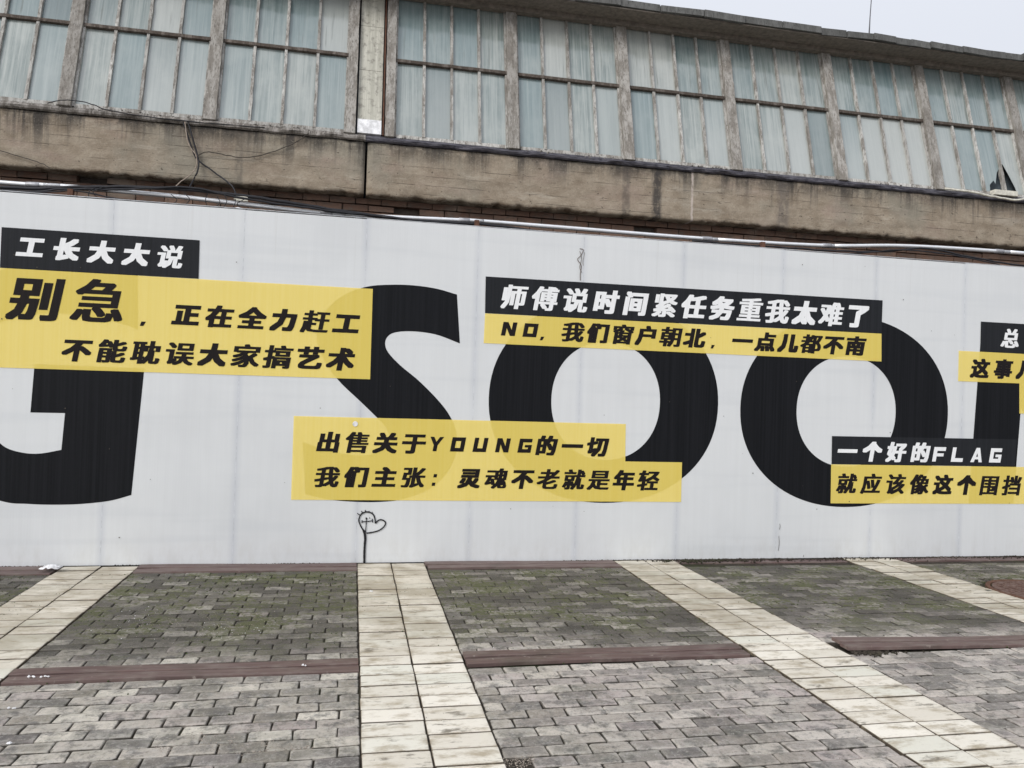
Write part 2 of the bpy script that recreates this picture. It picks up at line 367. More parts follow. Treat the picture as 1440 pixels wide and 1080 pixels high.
pave = empty('pavement', (0,4,0), kind='structure')
def paver_mb(mb, x0, x1, y0, y1, z, rg, worn=.004, th=.055):
    j = lambda a: rg.uniform(-a, a)
    c = [(x0+j(worn), y0+j(worn)), (x1+j(worn), y0+j(worn)), (x1+j(worn), y1+j(worn)), (x0+j(worn), y1+j(worn))]
    cx, cy_ = (x0+x1)/2, (y0+y1)/2; b = .0052
    tilt = (j(.006), j(.012))
    def zz(p, dz): return z + dz + (p[0]-cx)*tilt[0] + (p[1]-cy_)*tilt[1]
    # octagonal outline with clipped corners
    out, inn, mid = [], [], []
    for i in range(4):
        p = Vector((*c[i], 0)); a = Vector((*c[i-1], 0)); d = Vector((*c[(i+1) % 4], 0))
        k = rg.choice((.002, .003, .004, .006, .012)) if worn > .003 else .003
        for q in (p + (a-p).normalized()*k, p + (d-p).normalized()*k):
            out.append((q.x, q.y)); v = Vector((cx, cy_, 0)) - q; s = b/max(.02, min(abs(v.x), abs(v.y)))
            inn.append((q.x + (b if v.x > 0 else -b), q.y + (b if v.y > 0 else -b)))
            gx_ = min(.026, abs(v.x)*.5); gy_ = min(.022, abs(v.y)*.5); mid.append((q.x + (gx_ if v.x > 0 else -gx_), q.y + (gy_ if v.y > 0 else -gy_)))
    n = 8
    vv = [(p[0], p[1], zz(p, -.0008)) for p in inn] + [(p[0], p[1], zz(p, -.005)) for p in out] + [(p[0], p[1], z-th) for p in out] + [(p[0], p[1], zz(p, 0)) for p in mid]
    ff = [tuple(3*n+i for i in range(8))] + [(i, (i+1) % n, 3*n+(i+1) % n, 3*n+i) for i in range(n)] + [(i, n+i, n+(i+1) % n, (i+1) % n) for i in range(n)] + [(n+i, 2*n+i, 2*n+(i+1) % n, n+(i+1) % n) for i in range(n)]
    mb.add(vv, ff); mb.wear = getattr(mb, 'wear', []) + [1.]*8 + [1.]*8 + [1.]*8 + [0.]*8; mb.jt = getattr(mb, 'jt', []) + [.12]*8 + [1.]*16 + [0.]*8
def cam_dist(x, y):
    """distance when inside the frame, else None"""
    d = Vector((x, y, -1.6)); a, b, c = d.dot(r2), d.dot(d2), d.dot(fwd)
    if c < .2: return None
    u, v = fpx*a/c, fpx*b/c
    return d.length if abs(u) < 735 and abs(v) < 555 else None
bands = [(-4.82,-4.215), (-2.365,-1.762), (.085,.698), (2.532,3.158), (5.008,5.600), (7.46,8.07)]
fields = [(-6.66,-4.825), (-4.21,-2.37), (-1.757,.080), (.703,2.527), (3.163,5.003), (5.605,7.455), (8.075,10.3)]
MC = (6.03, 5.87, .47)
grit_spots = [(-.63,3.715,.105), (-.34,3.625,.075), (-.17,3.61,.03), (.76,3.36,.05), (2.08,4.36,.03)]
items = []
for (fx0, fx1) in fields:
    for sec in ((-.6, 4.515), (4.735, 7.02)):
        nrow = int((sec[1]-sec[0])/.1027)
        for k in range(nrow):
            y1 = sec[1]-k*.1027; y0 = y1-.0985
            # rows wander a little
            ph = (k % 2)*.101 - .2015*(k % 2) + rnd.uniform(-.008, .008) + (0.03 if fx0 > 3 else 0)
            x = fx1 - .2015*(math.ceil((fx1-fx0)/.2015)+1) - ph
            while x < fx1-.02:
                a = max(x, fx0)+.0018; b = min(x+.1985, fx1)-.0002; x += .2015
                if b < fx0+.04: continue
                if a-fx0 < .04: a = fx0+.0018
                if fx1-b < .045: b = fx1-.0004; x = fx1
                cx, cy_ = (a+b)/2, (y0+y1)/2
                if (cx-MC[0])**2+(cy_-MC[1])**2 < (MC[2]+.06)**2: continue
                if any((cx-q[0])**2+((cy_-q[1])*1.6)**2 < q[2]**2 for q in grit_spots): continue
                items.append((a, b, y0, y1))
items2 = []
for it in items:
    d = cam_dist((it[0]+it[1])/2, (it[2]+it[3])/2)
    items2.append((d if d is not None and it[1]-it[0] > .15 else 1e9, it))
items2.sort(key=lambda q: q[0])
variants = []
for i in range(14):
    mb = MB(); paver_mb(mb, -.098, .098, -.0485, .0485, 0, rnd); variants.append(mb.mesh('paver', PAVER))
for d, (a, b, y0, y1) in items2[:300]:
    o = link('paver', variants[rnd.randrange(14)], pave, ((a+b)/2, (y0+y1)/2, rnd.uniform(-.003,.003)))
    o.matrix_parent_inverse = Matrix.Translation(-pave.location)
    o.scale = ((b-a)/.197, 1, 1)
    o.rotation_euler.z = (math.pi if rnd.random() < .5 else 0)+rnd.gauss(0, .006); o.rotation_euler.x = rnd.gauss(0, .010)
rest = MB()
for d, (a, b, y0, y1) in items2[300:]:
    j = rnd.uniform(-.0035,.0035); paver_mb(rest, a, b, y0, y1, j, rnd)
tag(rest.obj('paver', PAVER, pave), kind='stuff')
tv = []
for i in range(10):
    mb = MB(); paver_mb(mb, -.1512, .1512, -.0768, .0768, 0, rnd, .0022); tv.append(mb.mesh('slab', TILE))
tcount = 0; trest = MB()
for (bx0, bx1) in bands:
    wd = (bx1-bx0)/2
    for k in range(50):
        y1 = 7.30-k*.1582; yc = y1-.079
        for c in range(2):
            xc = bx0+wd*(c+.5)
            if (xc-MC[0])**2+(yc-MC[1])**2 < (MC[2]+.09)**2: continue
            z = .004+rnd.uniform(-.003,.003)
            if cam_dist(xc, yc) and tcount < 300:
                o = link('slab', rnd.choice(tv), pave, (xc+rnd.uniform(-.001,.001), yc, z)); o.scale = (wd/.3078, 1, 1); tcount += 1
                if rnd.random() < .5: o.rotation_euler.z = math.pi
            else: paver_mb(trest, xc-wd/2+.0015, xc+wd/2-.0015, yc-.0768, yc+.0768, z, rnd, .0022)
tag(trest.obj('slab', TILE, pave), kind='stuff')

# inspection cover at the right edge
mh = empty('manhole_cover', (MC[0], MC[1], 0), label='round rusty reddish manhole cover in the paving, cut by the right edge', cat='manhole cover')
mb = MB(); n = 40
for (ra, rb, za, zb) in ((.0,.395,.004,.004),(.395,.40,.004,-.05)):
    pass
def disc(mb, r, z, n=40): mb.add([(MC[0]+r*math.cos(2*math.pi*i/n), MC[1]+r*math.sin(2*math.pi*i/n), z) for i in range(n)], [tuple(range(n))])
def ring(mb, r0, r1, z0, z1, n=40):
    v = [(MC[0]+r*math.cos(2*math.pi*i/n), MC[1]+r*math.sin(2*math.pi*i/n), z) for r, z in ((r0,z0),(r1,z1)) for i in range(n)]
    mb.add(v, [(i, n+i, n+(i+1) % n, (i+1) % n)[::-1] for i in range(n)])
disc(mb, .39, .006); ring(mb, .39, .395, .006, -.03)
for i in range(-5, 6):
    for k in range(-5, 6):
        if math.hypot(i, k)*.066 < .34:
            mb.box(MC[0]+i*.066-.018, MC[0]+i*.066+.018, MC[1]+k*.066-.018, MC[1]+k*.066+.018, .0062, .011)
mb.obj('lid', RUSTLID, mh)
mb = MB(); ring(mb, .405, .44, .004, .006); ring(mb, .44, .45, .006, -.03); ring(mb, .40, .405, -.03, .004); mb.obj('rim', STEEL, mh)
mb = MB()
for i in range(46):
    a = 2*math.pi*i/46+rnd.uniform(-.03,.03); r = rnd.uniform(.47,.53); s = rnd.uniform(.012,.032); x = MC[0]+r*math.cos(a); y = MC[1]+r*math.sin(a)
    mb.box(x-s, x+s, y-s*.7, y+s*.7, -.03, rnd.uniform(-.006,.006))
tag(mb.obj('broken_stone', PAVER), kind='stuff')

# deck-board strips laid across the yard
def boards(x0, x1, y0, y1, z, label, warp=0., nb=2, cat='boards', grp='brown board strips across the paving'):
    e = empty('board_strip', ((x0+x1)/2, (y0+y1)/2, z), label=label, cat=cat, group=grp)
    wd = (y1-y0)/nb
    for i in range(nb):
        mb = MB(); N = 16; a = y0+i*wd+.004; b = y0+(i+1)*wd-.004; dz = (-.003, .0025)[i % 2]+rnd.uniform(-.001,.001); sh = rnd.uniform(-.012,.012)
        vv = []; ff = []
        for k in range(N+1):
            t = k/N; x = x0+(x1-x0)*t+sh*(1 if k in (0, N) else 0); zz = z+dz+.004*math.sin(t*5+i)+warp*(1-t)**3
            vv += [(x,a,zz-.022),(x,a+.001,zz-.003),(x,a+.004,zz),(x,b-.004,zz),(x,b-.001,zz-.003),(x,b,zz-.022)]
        for k in range(N):
            for q in range(6): ff.append((k*6+q, k*6+(q+1) % 6, k*6+6+(q+1) % 6, k*6+6+q)[::-1])
        ff += [tuple(range(6)), tuple(range(N*6, N*6+6))[::-1]]
        mb.add(vv, ff); mb.obj('board', PLANK, e)
    return e
boards(-1.75,.078,4.525,4.725,.011,'pair of brown deck boards across the near left paving, left of the central cream band')
boards(.708,2.50,4.54,4.745,.017,'pair of brown deck boards across the paving between the two cream bands, mid photo')
boards(3.185,5.00,4.53,4.725,.018,'pair of brown deck boards at the right with a lifted end over a dark gap', .022)
boards(5.61,7.45,4.53,4.725,.020,'pair of brown deck boards beyond the right edge band')
boards(-4.2,-2.375,7.03,7.30,.012,'pair of brown boards at the foot of the hoarding in the far left corner')
boards(-1.755,.078,7.03,7.30,.012,'pair of weathered boards at the hoarding foot, left of the graffiti heart')
boards(.705,2.525,7.05,7.30,.012,'pair of brown boards at the hoarding foot, right of the central cream band')
boards(3.165,5.0,7.16,7.30,.004,'thin dirty board at the hoarding foot behind the third paving field', nb=1)
boards(5.61,7.45,7.14,7.30,.004,'thin dirty board at the hoarding foot in the far right corner', nb=1)

# grit where pavers have broken up
mb = MB()
def stone(mb, x, y, z, s):
    q = [Vector((rnd.uniform(.6,1)*a, rnd.uniform(.6,1)*b, rnd.uniform(.5,.9)*c))*s for a, b, c in ((1,0,0),(0,1,0),(-1,0,0),(0,-1,0),(0,0,1),(0,0,-1))]
    th = rnd.uniform(0, 6.28); ro = Matrix.Rotation(th, 3, 'Z')
    mb.add([tuple(ro @ v + Vector((x,y,z))) for v in q], [(0,1,4),(1,2,4),(2,3,4),(3,0,4),(1,0,5),(2,1,5),(3,2,5),(0,3,5)])
for (gx, gy, gr) in grit_spots:
    for i in range(int(60000*gr*gr)+60):
        a = rnd.uniform(0, 6.28); r = gr*math.sqrt(rnd.random())*1.7
        stone(mb, gx+r*math.cos(a), gy+r*math.sin(a)*.62, rnd.uniform(-.010,-.001), rnd.uniform(.002,.0055))
for i in range(900):
    x = rnd.uniform(-2.6, 7); y = rnd.uniform(2.9, 7.1)
    stone(mb, x, y, .003, rnd.uniform(.0015,.004))
for i in range(260):
    x = rnd.gauss(-1.0, .35); y = rnd.gauss(5.55, .18); stone(mb, x, y, .004, rnd.uniform(.0015,.005))
tag(mb.obj('grit', GRAVEL), kind='stuff')
mb = MB()
for i in range(90):
    x, y = rnd.choice(((rnd.gauss(-.75,.2), rnd.gauss(5.33,.10)), (rnd.gauss(-1.35,.12), rnd.gauss(5.6,.2)), (rnd.uniform(-2.5,6), rnd.uniform(3,7))))
    stone(mb, x, y, .004, rnd.uniform(.0015,.0045))
for (x, y) in ((-1.62,4.58),(-1.55,4.57),(-1.56,4.20),(-1.42,3.80),(-1.45,3.72),(-.22,4.60),(.20,6.3),(4.90,4.60)):
    for q in range(4): stone(mb, x+rnd.uniform(-.02,.02), y+rnd.uniform(-.01,.01), .02 if 4.5 < y < 4.75 else .004, rnd.uniform(.006,.012))
tag(mb.obj('white_chips', WHITEP), kind='stuff')
mb = MB()    # moss tufts in the joints
for i in range(4200):
    x = rnd.uniform(-2.8, 7.2); y = 7.02-abs(rnd.gauss(0, 1.15))
    if y < 3.2 or nz(x*1.1, y*1.3, 3.3) < .06: continue
    y = round((y-4.735)/.1027)*.1027+4.735-.002+rnd.uniform(-.005,.005)
    s = rnd.uniform(.003,.009); stone(mb, x, y, .0, s)
tag(mb.obj('moss', MOSS), kind='stuff')
mb = MB()   # dead leaves and dirt blown against the foot of the boards
for i in range(900):
    x = rnd.uniform(2.9, 7.4); y = 7.3-abs(rnd.gauss(0,.05)); stone(mb, x, y, .006, rnd.uniform(.004,.012))
for i in range(1500):
    x = rnd.uniform(-2.9, 7.4)
    if nz(x*2.1, 6.6) > -.05: stone(mb, x, 7.312-abs(rnd.gauss(0,.012)), .008, rnd.uniform(.003,.010))
for i in range(260):
    x = rnd.gauss(3.55,.28); y = 7.27-abs(rnd.gauss(0,.05)); stone(mb, x, y, .012, rnd.uniform(.008,.02))
for i in range(120):
    x = 3.19+abs(rnd.gauss(0,.18)); stone(mb, x, 4.50+rnd.gauss(0,.02), .006, rnd.uniform(.006,.016))
tag(mb.obj('debris', SOIL), kind='stuff')

# crumpled white wrapper by the left cream band
mb = MB(); N = 9; vv = []; ff = []
for i in range(N):
    for k in range(N):
        u, v = i/(N-1)-.5, k/(N-1)-.5
        h = .035*math.exp(-8*(u*u+v*v)) + .03*nz(u*7, v*7, 2)
        vv.append((-2.40+u*.15+.02*nz(v*5,u*4), 7.12+v*.10+.02*nz(u*5,v*6,4), .035+max(h, 0)*.8))
for i in range(N-1):
    for k in range(N-1): ff.append((i*N+k, (i+1)*N+k, (i+1)*N+k+1, i*N+k+1))
mb.add(vv, ff); o = mb.obj('crumpled_wrapper', WHITEP, None, True); sm = o.modifiers.new('s', 'SOLIDIFY'); sm.thickness = .002
tag(o, 'crumpled white wrapper lying by the hoarding foot at far left', 'litter')

# ================================================================== HOARDING
D = 7.318; HT = 3.160
hd = empty('hoarding', (2, D, 0), label='long pale grey site hoarding printed with huge black letters and yellow slogan strips', cat='hoarding')
seams = [-5.3,-4.23,-3.155,-2.084,-1.002,.068,1.109,2.146,3.184,4.271,5.344,6.422,7.50,8.58]
for a, b in zip(seams, seams[1:]):
    mb = MB(); dz = rnd.uniform(-.004,.004)
    a += .0003; b -= .0003; xs_ = [a, a+.012, a+.05, b-.05, b-.012, b]
    mb.box(a, b, D+.0005, D+.035, .006, HT+dz); mb.wear = [0.]*8
    mb.add([(x, D, z) for x in xs_ for z in (.006, HT+dz)], [(2*i, 2*i+2, 2*i+3, 2*i+1) for i in range(5)]); mb.wear += [v for v in (1., .7, 0., 0., .7, 1.) for _ in (0, 1)]
    mb.attr = 'edge'; mb.obj('panel', PANEL, hd)
mb = MB()
for s in seams[1:-1]: 
    o = MB(); o.box(s-.0016, s+.0016, D-.0009, D+.002, 0, HT); o.obj('seam_strip', JOINT, hd)
mb = MB(); mb.box(-5.3, 8.58, D-.002+.004, D+.037, HT+.007, HT+.011); mb.obj('top_edge_strip', JOINT, hd)
for x in (-4.7,-2.448,1.094,4.06,7.6):
    mb = MB(); mb.box(x-.022, x+.022, D+.037, D+.08, 0, 3.235); mb.obj('post', STEEL, hd)
for z in (.3, 1.55, 2.9):
    mb = MB(); mb.box(-5.3, 8.58, D+.082, D+.12, z, z+.04); mb.obj('rail', STEEL, hd)

def flat(name, pts, off, mat, parent, label=None):
    """flat print: outline (x, z) on the hoarding, triangulated by Blender"""
    import mathutils
    P = [Vector((p[0], p[1], 0)) for p in pts]
    tris = mathutils.geometry.tessellate_polygon([P])
    mb = MB(); mb.add([(p[0], D-off, p[1]) for p in pts], [])
    mb.f = [tuple(t) for t in tris]; 
    # face the camera side
    out = []
    for t in mb.f:
        a, b, c = (pts[i] for i in t); ar = (b[0]-a[0])*(c[1]-a[1])-(b[1]-a[1])*(c[0]-a[0])
        out.append(t if ar > 0 else t[::-1])
    mb.f = out; mb.m = [0]*len(out)
    o = mb.obj(name, mat, parent)
    if label: o['label'] = label
    return o
def outline(segs):
    out = []
    for s in segs:
        q = spline([(p[0], p[1], 0) for p in s], 8); out += [(v.x, v.y) for v in q[:-1]]
    return out
def annulus(cx, hw, cz, hh, icx, ihw, icz, ihh, off, label):
    N = 96; mb = MB(); vv = []
    def pt(cx, hw, cz, hh, a, e=2.12):
        c, s = math.cos(a), math.sin(a)
        return (cx+hw*math.copysign(abs(c)**(2/e), c), D-off, cz+hh*math.copysign(abs(s)**(2/e), s))
    vv = [pt(cx,hw,cz,hh,2*math.pi*i/N) for i in range(N)]+[pt(icx,ihw,icz,ihh,2*math.pi*i/N) for i in range(N)]
    mb.add(vv, [(N+i, i, (i+1) % N, N+(i+1) % N)[::-1] for i in range(N)]); o = mb.obj('letter', BLACK, hd); o['label'] = label
G_ = [[(-1.871,2.526),(-1.854,2.045)],[(-1.854,2.045),(-1.952,2.083),(-2.192,2.133),(-2.445,2.156),(-2.708,2.13),(-2.934,2.053),(-3.089,1.89),(-3.141,1.561),(-3.066,1.265),(-2.93,1.079),(-2.84,1.0),(-2.704,.962),(-2.578,.961),(-2.423,.994)],[(-2.423,.994),(-2.406,1.308)],[(-2.406,1.308),(-2.674,1.306)],[(-2.674,1.306),(-2.657,1.716)],[(-2.657,1.716),(-1.789,1.713)],[(-1.789,1.713),(-1.855,.613)],[(-1.855,.613),(-2.023,.563),(-2.241,.535),(-2.452,.527),(-2.667,.533),(-2.879,.559),(-3.311,.728),(-3.558,1.047),(-3.648,1.396),(-3.61,1.749),(-3.365,2.203),(-2.95,2.495),(-2.516,2.596),(-2.18,2.593),(-1.871,2.526)]]
S_ = [[(.92,2.511),(.723,2.555),(.502,2.573),(.285,2.565),(.097,2.538),(-.082,2.467),(-.228,2.351),(-.32,2.198),(-.341,2.049),(-.299,1.903),(-.222,1.771),(-.112,1.64),(.053,1.491),(.205,1.351),(.297,1.258),(.338,1.158),(.314,1.067),(.203,1.003),(.017,.989),(-.222,1.031),(-.433,1.099)],[(-.433,1.099),(-.396,.632)],[(-.396,.632),(-.181,.582),(.085,.562),(.299,.565),(.487,.591),(.704,.675),(.865,.814),(.949,.982),(.966,1.121),(.945,1.259),(.873,1.397),(.758,1.532),(.587,1.692),(.418,1.823),(.306,1.934),(.271,2.009),(.285,2.078),(.354,2.127),(.516,2.146),(.737,2.126),(.963,2.053)],[(.963,2.053),(.92,2.511)]]
O1 = .0015
flat('letter', outline(G_), O1, BLACK, hd, 'huge black letter G cut by the left edge')
flat('letter', outline(S_), O1, BLACK, hd, 'huge black letter S')
annulus(2.424,1.169,1.552,.988, 2.419,.554,1.556,.575, O1, 'huge black letter O nearest the S')
annulus(5.042,1.206,1.526,.994, 5.038,.576,1.525,.575, O1, 'huge black letter O nearest the right edge')
flat('letter', [(6.640,2.50),(6.531,.576),(7.096,.578),(7.165,1.62),(8.0,.57),(8.62,.57),(8.62,2.5),(8.1,2.5),(8.1,1.55),(7.30,2.5)], O1, BLACK, hd, 'huge black letter N cut by the right edge')
OB, OY = .0045, .0045
def strip(name, pts, off, mat, label): return flat(name, pts, off, mat, hd, label)
bk1 = strip('black_strip', [(-2.950,2.516),(-1.372,2.520),(-1.375,2.859),(-2.949,2.859)], OB, NAVY, 'short black strip top left with five white characters')
ye1 = strip('yellow_strip', [(-5.0,1.671),(.145,1.687),(.141,2.518),(-5.0,2.513)], OY, YELLOW, 'large yellow strip at left with two lines of black characters')
bk2 = strip('black_strip', [(1.192,2.350),(5.418,2.357),(5.421,2.705),(1.187,2.697)], OB, NAVY, 'long black strip with thirteen white characters')
ye2 = strip('yellow_strip', [(1.188,2.066),(5.427,2.062),(5.418,2.354),(1.192,2.347)], OY, YELLOW, 'long narrow yellow strip under the long black strip')
ye3 = strip('yellow_strip', [(-.518,.579),(3.226,.576),(3.224,.970),(2.630,.970),(2.624,1.337),(-.520,1.333)], OY, YELLOW, 'stepped yellow strip low across the S and first O')
bk3 = strip('black_strip', [(4.877,.975),(7.103,.980),(7.12,1.277),(4.873,1.266)], OB, NAVY, 'short black strip ending FLAG in white')
ye4 = strip('yellow_strip', [(4.878,.570),(8.58,.575),(8.58,.979),(4.872,.973)], OY, YELLOW, 'yellow strip low at right under the word FLAG')
bk4 = strip('black_strip', [(6.627,2.217),(8.58,2.220),(8.58,2.545),(6.626,2.542)], OB, NAVY, 'black strip cut by the right edge')
ye5 = strip('yellow_strip', [(6.361,1.887),(7.134,1.890),(7.143,1.561),(8.58,1.561),(8.58,2.215),(6.359,2.215)], OY, YELLOW, 'yellow strip cut by the right edge')

# ---- lettering
_cache = {}
def glyph(ch):
    if ch in _cache: return _cache[ch]
    cu = bpy.data.curves.new('t', 'FONT'); cu.body = ch; cu.resolution_u = 2; cu.size = 1
    ob = bpy.data.objects.new('t', cu); col.objects.link(ob)
    dg = bpy.context.evaluated_depsgraph_get(); dg.update()
    me = bpy.data.meshes.new_from_object(ob.evaluated_get(dg))
    v = [(a.co.x, a.co.y) for a in me.vertices]; f = [tuple(p.vertices) for p in me.polygons]
    bpy.data.objects.remove(ob); bpy.data.curves.remove(cu); bpy.data.meshes.remove(me)
    _cache[ch] = (v, f); return _cache[ch]
v, f = glyph('国')
gx0, gx1 = min(p[0] for p in v), max(p[0] for p in v); gz0, gz1 = min(p[1] for p in v), max(p[1] for p in v)
GC = ((gx0+gx1)/2, (gz0+gz1)/2); GH = gz1-gz0
DENSE = '师应围就我张该总傅售窗魂紧难就像搞耽误赶该说朝都家能急重障围挡轻老是'
SIMPLE = '工大一个儿了力太长正'
def put_char(mb, ch, X, Z, H, off, wf=1.04, shear=.17, bold=1.0):
    v, f = glyph(ch)
    if ch in DENSE: bx, bz = .046, .018
    elif ch in SIMPLE: bx, bz = .074, .050
    else: bx, bz = .060, .034
    bx *= bold; bz *= bold
    s = 1.055*H/(GH+2*bz)
    k = 0
    for dx in (-bx, -bx/2, 0, bx/2, bx):
        for dz in (-bz, 0, bz):
            vv = []
            for (x, z) in v:
                a = (x-GC[0]+dx)*s*wf; b = (z-GC[1]+dz)*s
                vv.append((X+a+b*shear, D-off-k*.00004, Z+b))
            mb.add(vv, f); k += 1
def line(mb, s, xa, za, xb, zb, H0, H1, off, **k):
    n = len(s)
    for i, ch in enumerate(s):
        t = i/(n-1) if n > 1 else 0
        put_char(mb, ch, xa+(xb-xa)*t, za+(zb-za)*t, H0+(H1-H0)*t, off, **k)
LAT = {
 'N': [[(0,0),(.31,0),(.31,1),(0,1)],[(.69,0),(1,0),(1,1),(.69,1)],[(.05,1),(.36,1),(.95,0),(.64,0)]],
 'O': [[(0,0),(.31,0),(.31,1),(0,1)],[(.69,0),(1,0),(1,1),(.69,1)],[(.2,0),(.8,0),(.8,.26),(.2,.26)],[(.2,.74),(.8,.74),(.8,1),(.2,1)]],
 'U': [[(0,0),(.31,0),(.31,1),(0,1)],[(.69,0),(1,0),(1,1),(.69,1)],[(.2,0),(.8,0),(.8,.26),(.2,.26)]],
 'G': [[(0,0),(.31,0),(.31,1),(0,1)],[(.2,0),(1,0),(1,.26),(.2,.26)],[(.2,.74),(.97,.74),(.97,1),(.2,1)],[(.74,.1),(1,.1),(1,.56),(.74,.56)],[(.48,.38),(.8,.38),(.8,.56),(.48,.56)]],
 'Y': [[(0,1),(.29,1),(.64,.42),(.36,.42)],[(.71,1),(1,1),(.64,.42),(.36,.42)],[(.36,0),(.64,0),(.64,.5),(.36,.5)]],
 'F': [[(0,0),(.31,0),(.31,1),(0,1)],[(.2,.74),(1,.74),(1,1),(.2,1)],[(.2,.36),(.88,.36),(.88,.57),(.2,.57)]],
 'L': [[(0,0),(.31,0),(.31,1),(0,1)],[(.2,0),(1,0),(1,.26),(.2,.26)]],
 'A': [[(0,0),(.31,0),(.62,1),(.36,1)],[(.72,0),(1,0),(.66,1),(.38,1)],[(.2,.2),(.8,.2),(.74,.38),(.26,.38)]],
 ',': [[(.3,.0),(.62,.0),(.8,.55),(.36,.55)]],
 ':': [[(.3,0),(.66,0),(.66,.28),(.3,.28)],[(.3,.72),(.66,.72),(.66,1),(.3,1)]],
}
def latin(mb, ch, X, Z, W, H, off, shear=.17):
    for k, q in enumerate(LAT[ch]):
        vv = [(X+(x-.5)*W+(z-.5)*H*shear, D-off-k*.00006, Z+(z-.5)*H) for x, z in q]
        ar = sum(vv[i][0]*vv[(i+1) % 4][2]-vv[(i+1) % 4][0]*vv[i][2] for i in range(4))
        mb.add(vv, [(0,1,2,3) if ar > 0 else (3,2,1,0)])
OT = .0060
t = MB(); line(t, '工长大大说', -2.72,2.703,-1.611,2.692,.175,.181, OT); t.obj('lettering', WHITE, bk1)
t = MB(); line(t, '别急', -2.66,2.262,-2.165,2.269,.335,.338, OT, wf=1.08, bold=.80)
t.obj('lettering', INK, ye1); t = MB(); latin(t, ',', -1.815,2.116,.085,.07, OT)
t.obj('lettering', INK, ye1); t = MB(); line(t, '正在全力赶工', -1.459,2.192,-.083,2.185,.178,.184, OT, wf=1.12)
t.obj('lettering', INK, ye1); t = MB(); P = (-.122+1.779)/6; line(t, '不能耽误大家搞艺术', -1.779-2*P,1.845,-.122,1.856,.180,.190, OT, wf=1.12); t.obj('lettering', INK, ye1)
t = MB(); line(t, '师傅说时间紧任务重我太难了', 1.465,2.513,5.133,2.523,.208,.225, OT, wf=1.04); t.obj('lettering', WHITE, bk2)
t = MB(); line(t, '我们窗户朝北', 2.06,2.208,3.319,2.207,.172,.178, OT, wf=1.12); t.obj('lettering', INK, ye2); t = MB(); line(t, '一点儿都不南', 3.836,2.202,5.117,2.208,.175,.182, OT, wf=1.12)
t.obj('lettering', INK, ye2); t = MB(); latin(t,'N',1.429,2.211,.135,.130,OT); latin(t,'O',1.638,2.209,.135,.130,OT); latin(t,',',1.752,2.150,.075,.065,OT); t.obj('lettering', INK, ye2); t = MB(); latin(t,',',3.513,2.148,.075,.065,OT); t.obj('lettering', INK, ye2)
t = MB(); line(t, '出售关于', -.205,1.099,.564,1.103,.172,.176, OT, wf=1.10); t.obj('lettering', INK, ye3); t = MB(); line(t, '的一切', 1.833,1.105,2.342,1.105,.175,.178, OT, wf=1.05)
t.obj('lettering', INK, ye3); t = MB()
for ch, x in zip('YOUNG', (.769,.977,1.190,1.406,1.622)): latin(t, ch, x, 1.105, .128, .134, OT)
t.obj('lettering', INK, ye3); t = MB(); line(t, '我们主张', -.207,.784,.568,.788,.170,.173, OT, wf=1.10); latin(t, ':', .768,.770,.085,.11,OT); t.obj('lettering', INK, ye3); t = MB(); line(t, '灵魂不老就是年轻', 1.099,.786,2.876,.781,.172,.180, OT, wf=1.06); t.obj('lettering', INK, ye3)
t = MB(); line(t, '一个好的', 5.056,1.108,5.923,1.108,.190,.192, OT, wf=1.04)
t.obj('lettering', WHITE, bk3); t = MB()
for ch, x in zip('FLAG', (6.150,6.379,6.620,6.855)): latin(t, ch, x, 1.098, .145, .155, OT)
t.obj('lettering', WHITE, bk3)
P = (6.819-5.058)/7; t = MB(); line(t, '就应该像这个围挡', 5.058,.772,6.819+P,.768,.188,.197, OT, wf=1.04); t.obj('lettering', INK, ye4)
t = MB(); put_char(t, '总', 7.006,2.371,.19,OT); t.obj('lettering', WHITE, bk4)
t = MB(); line(t, '这事儿', 6.633,2.029,7.213,2.039,.192,.195, OT); t.obj('lettering', INK, ye5)

# ---- marks on the hoarding
def ribbon(mb, pts, wd, off, n=6):
    P = spline([(p[0], p[1], 0) for p in pts], n)
    vv = []
    for i, p in enumerate(P):
        tt = (P[min(i+1, len(P)-1)]-P[max(i-1, 0)]).normalized(); nn = Vector((-tt.y, tt.x, 0))
        ww = (wd(i/(len(P)-1)) if callable(wd) else wd)*(1+.25*nz(i*.7, pts[0][0]*9))
        vv += [(p.x+nn.x*ww/2, D-.004-off, p.y+nn.y*ww/2), (p.x-nn.x*ww/2, D-.004-off, p.y-nn.y*ww/2)]
    mb.add(vv, [(2*i, 2*i+1, 2*i+3, 2*i+2) for i in range(len(P)-1)])
gd = MB()
GR = [[(.138,.292),(.105,.346),(.088,.393),(.095,.429),(.113,.456),(.151,.472),(.19,.465),(.218,.444),(.232,.409),(.238,.366)],[(.238,.366),(.262,.393),(.293,.4),(.325,.382),(.327,.354),(.303,.323),(.265,.299),(.211,.285),(.161,.277)],[(.155,.413),(.155,.362),(.151,.284)],[(.119,.382),(.162,.384),(.212,.392)],[(.117,.397),(.116,.37)],[(.209,.409),(.212,.374)],[(.071,.46),(.098,.439)],[(.108,.481),(.119,.46)],[(.144,.489),(.143,.473)],[(.178,.481),(.176,.472)],[(.207,.472),(.204,.46)],[(.180,.418),(.188,.414)]]
for i, s in enumerate(GR): ribbon(gd, s, .012 if i < 2 else .0085, .0036+.00005*i)
ribbon(gd, [(.148,.418),(.162,.408)], .012, .0045)
ribbon(gd, [(.124,.315),(.142,.283),(.151,.229),(.149,.182),(.148,.10),(.150,.002)], lambda t: .012+.012*min(1, t*6)-.005*t, .0046)
o = gd.obj('doodle', MARKER, hd); o['label'] = 'black marker doodle of a heart with a face on a stalk'
dr = MB()
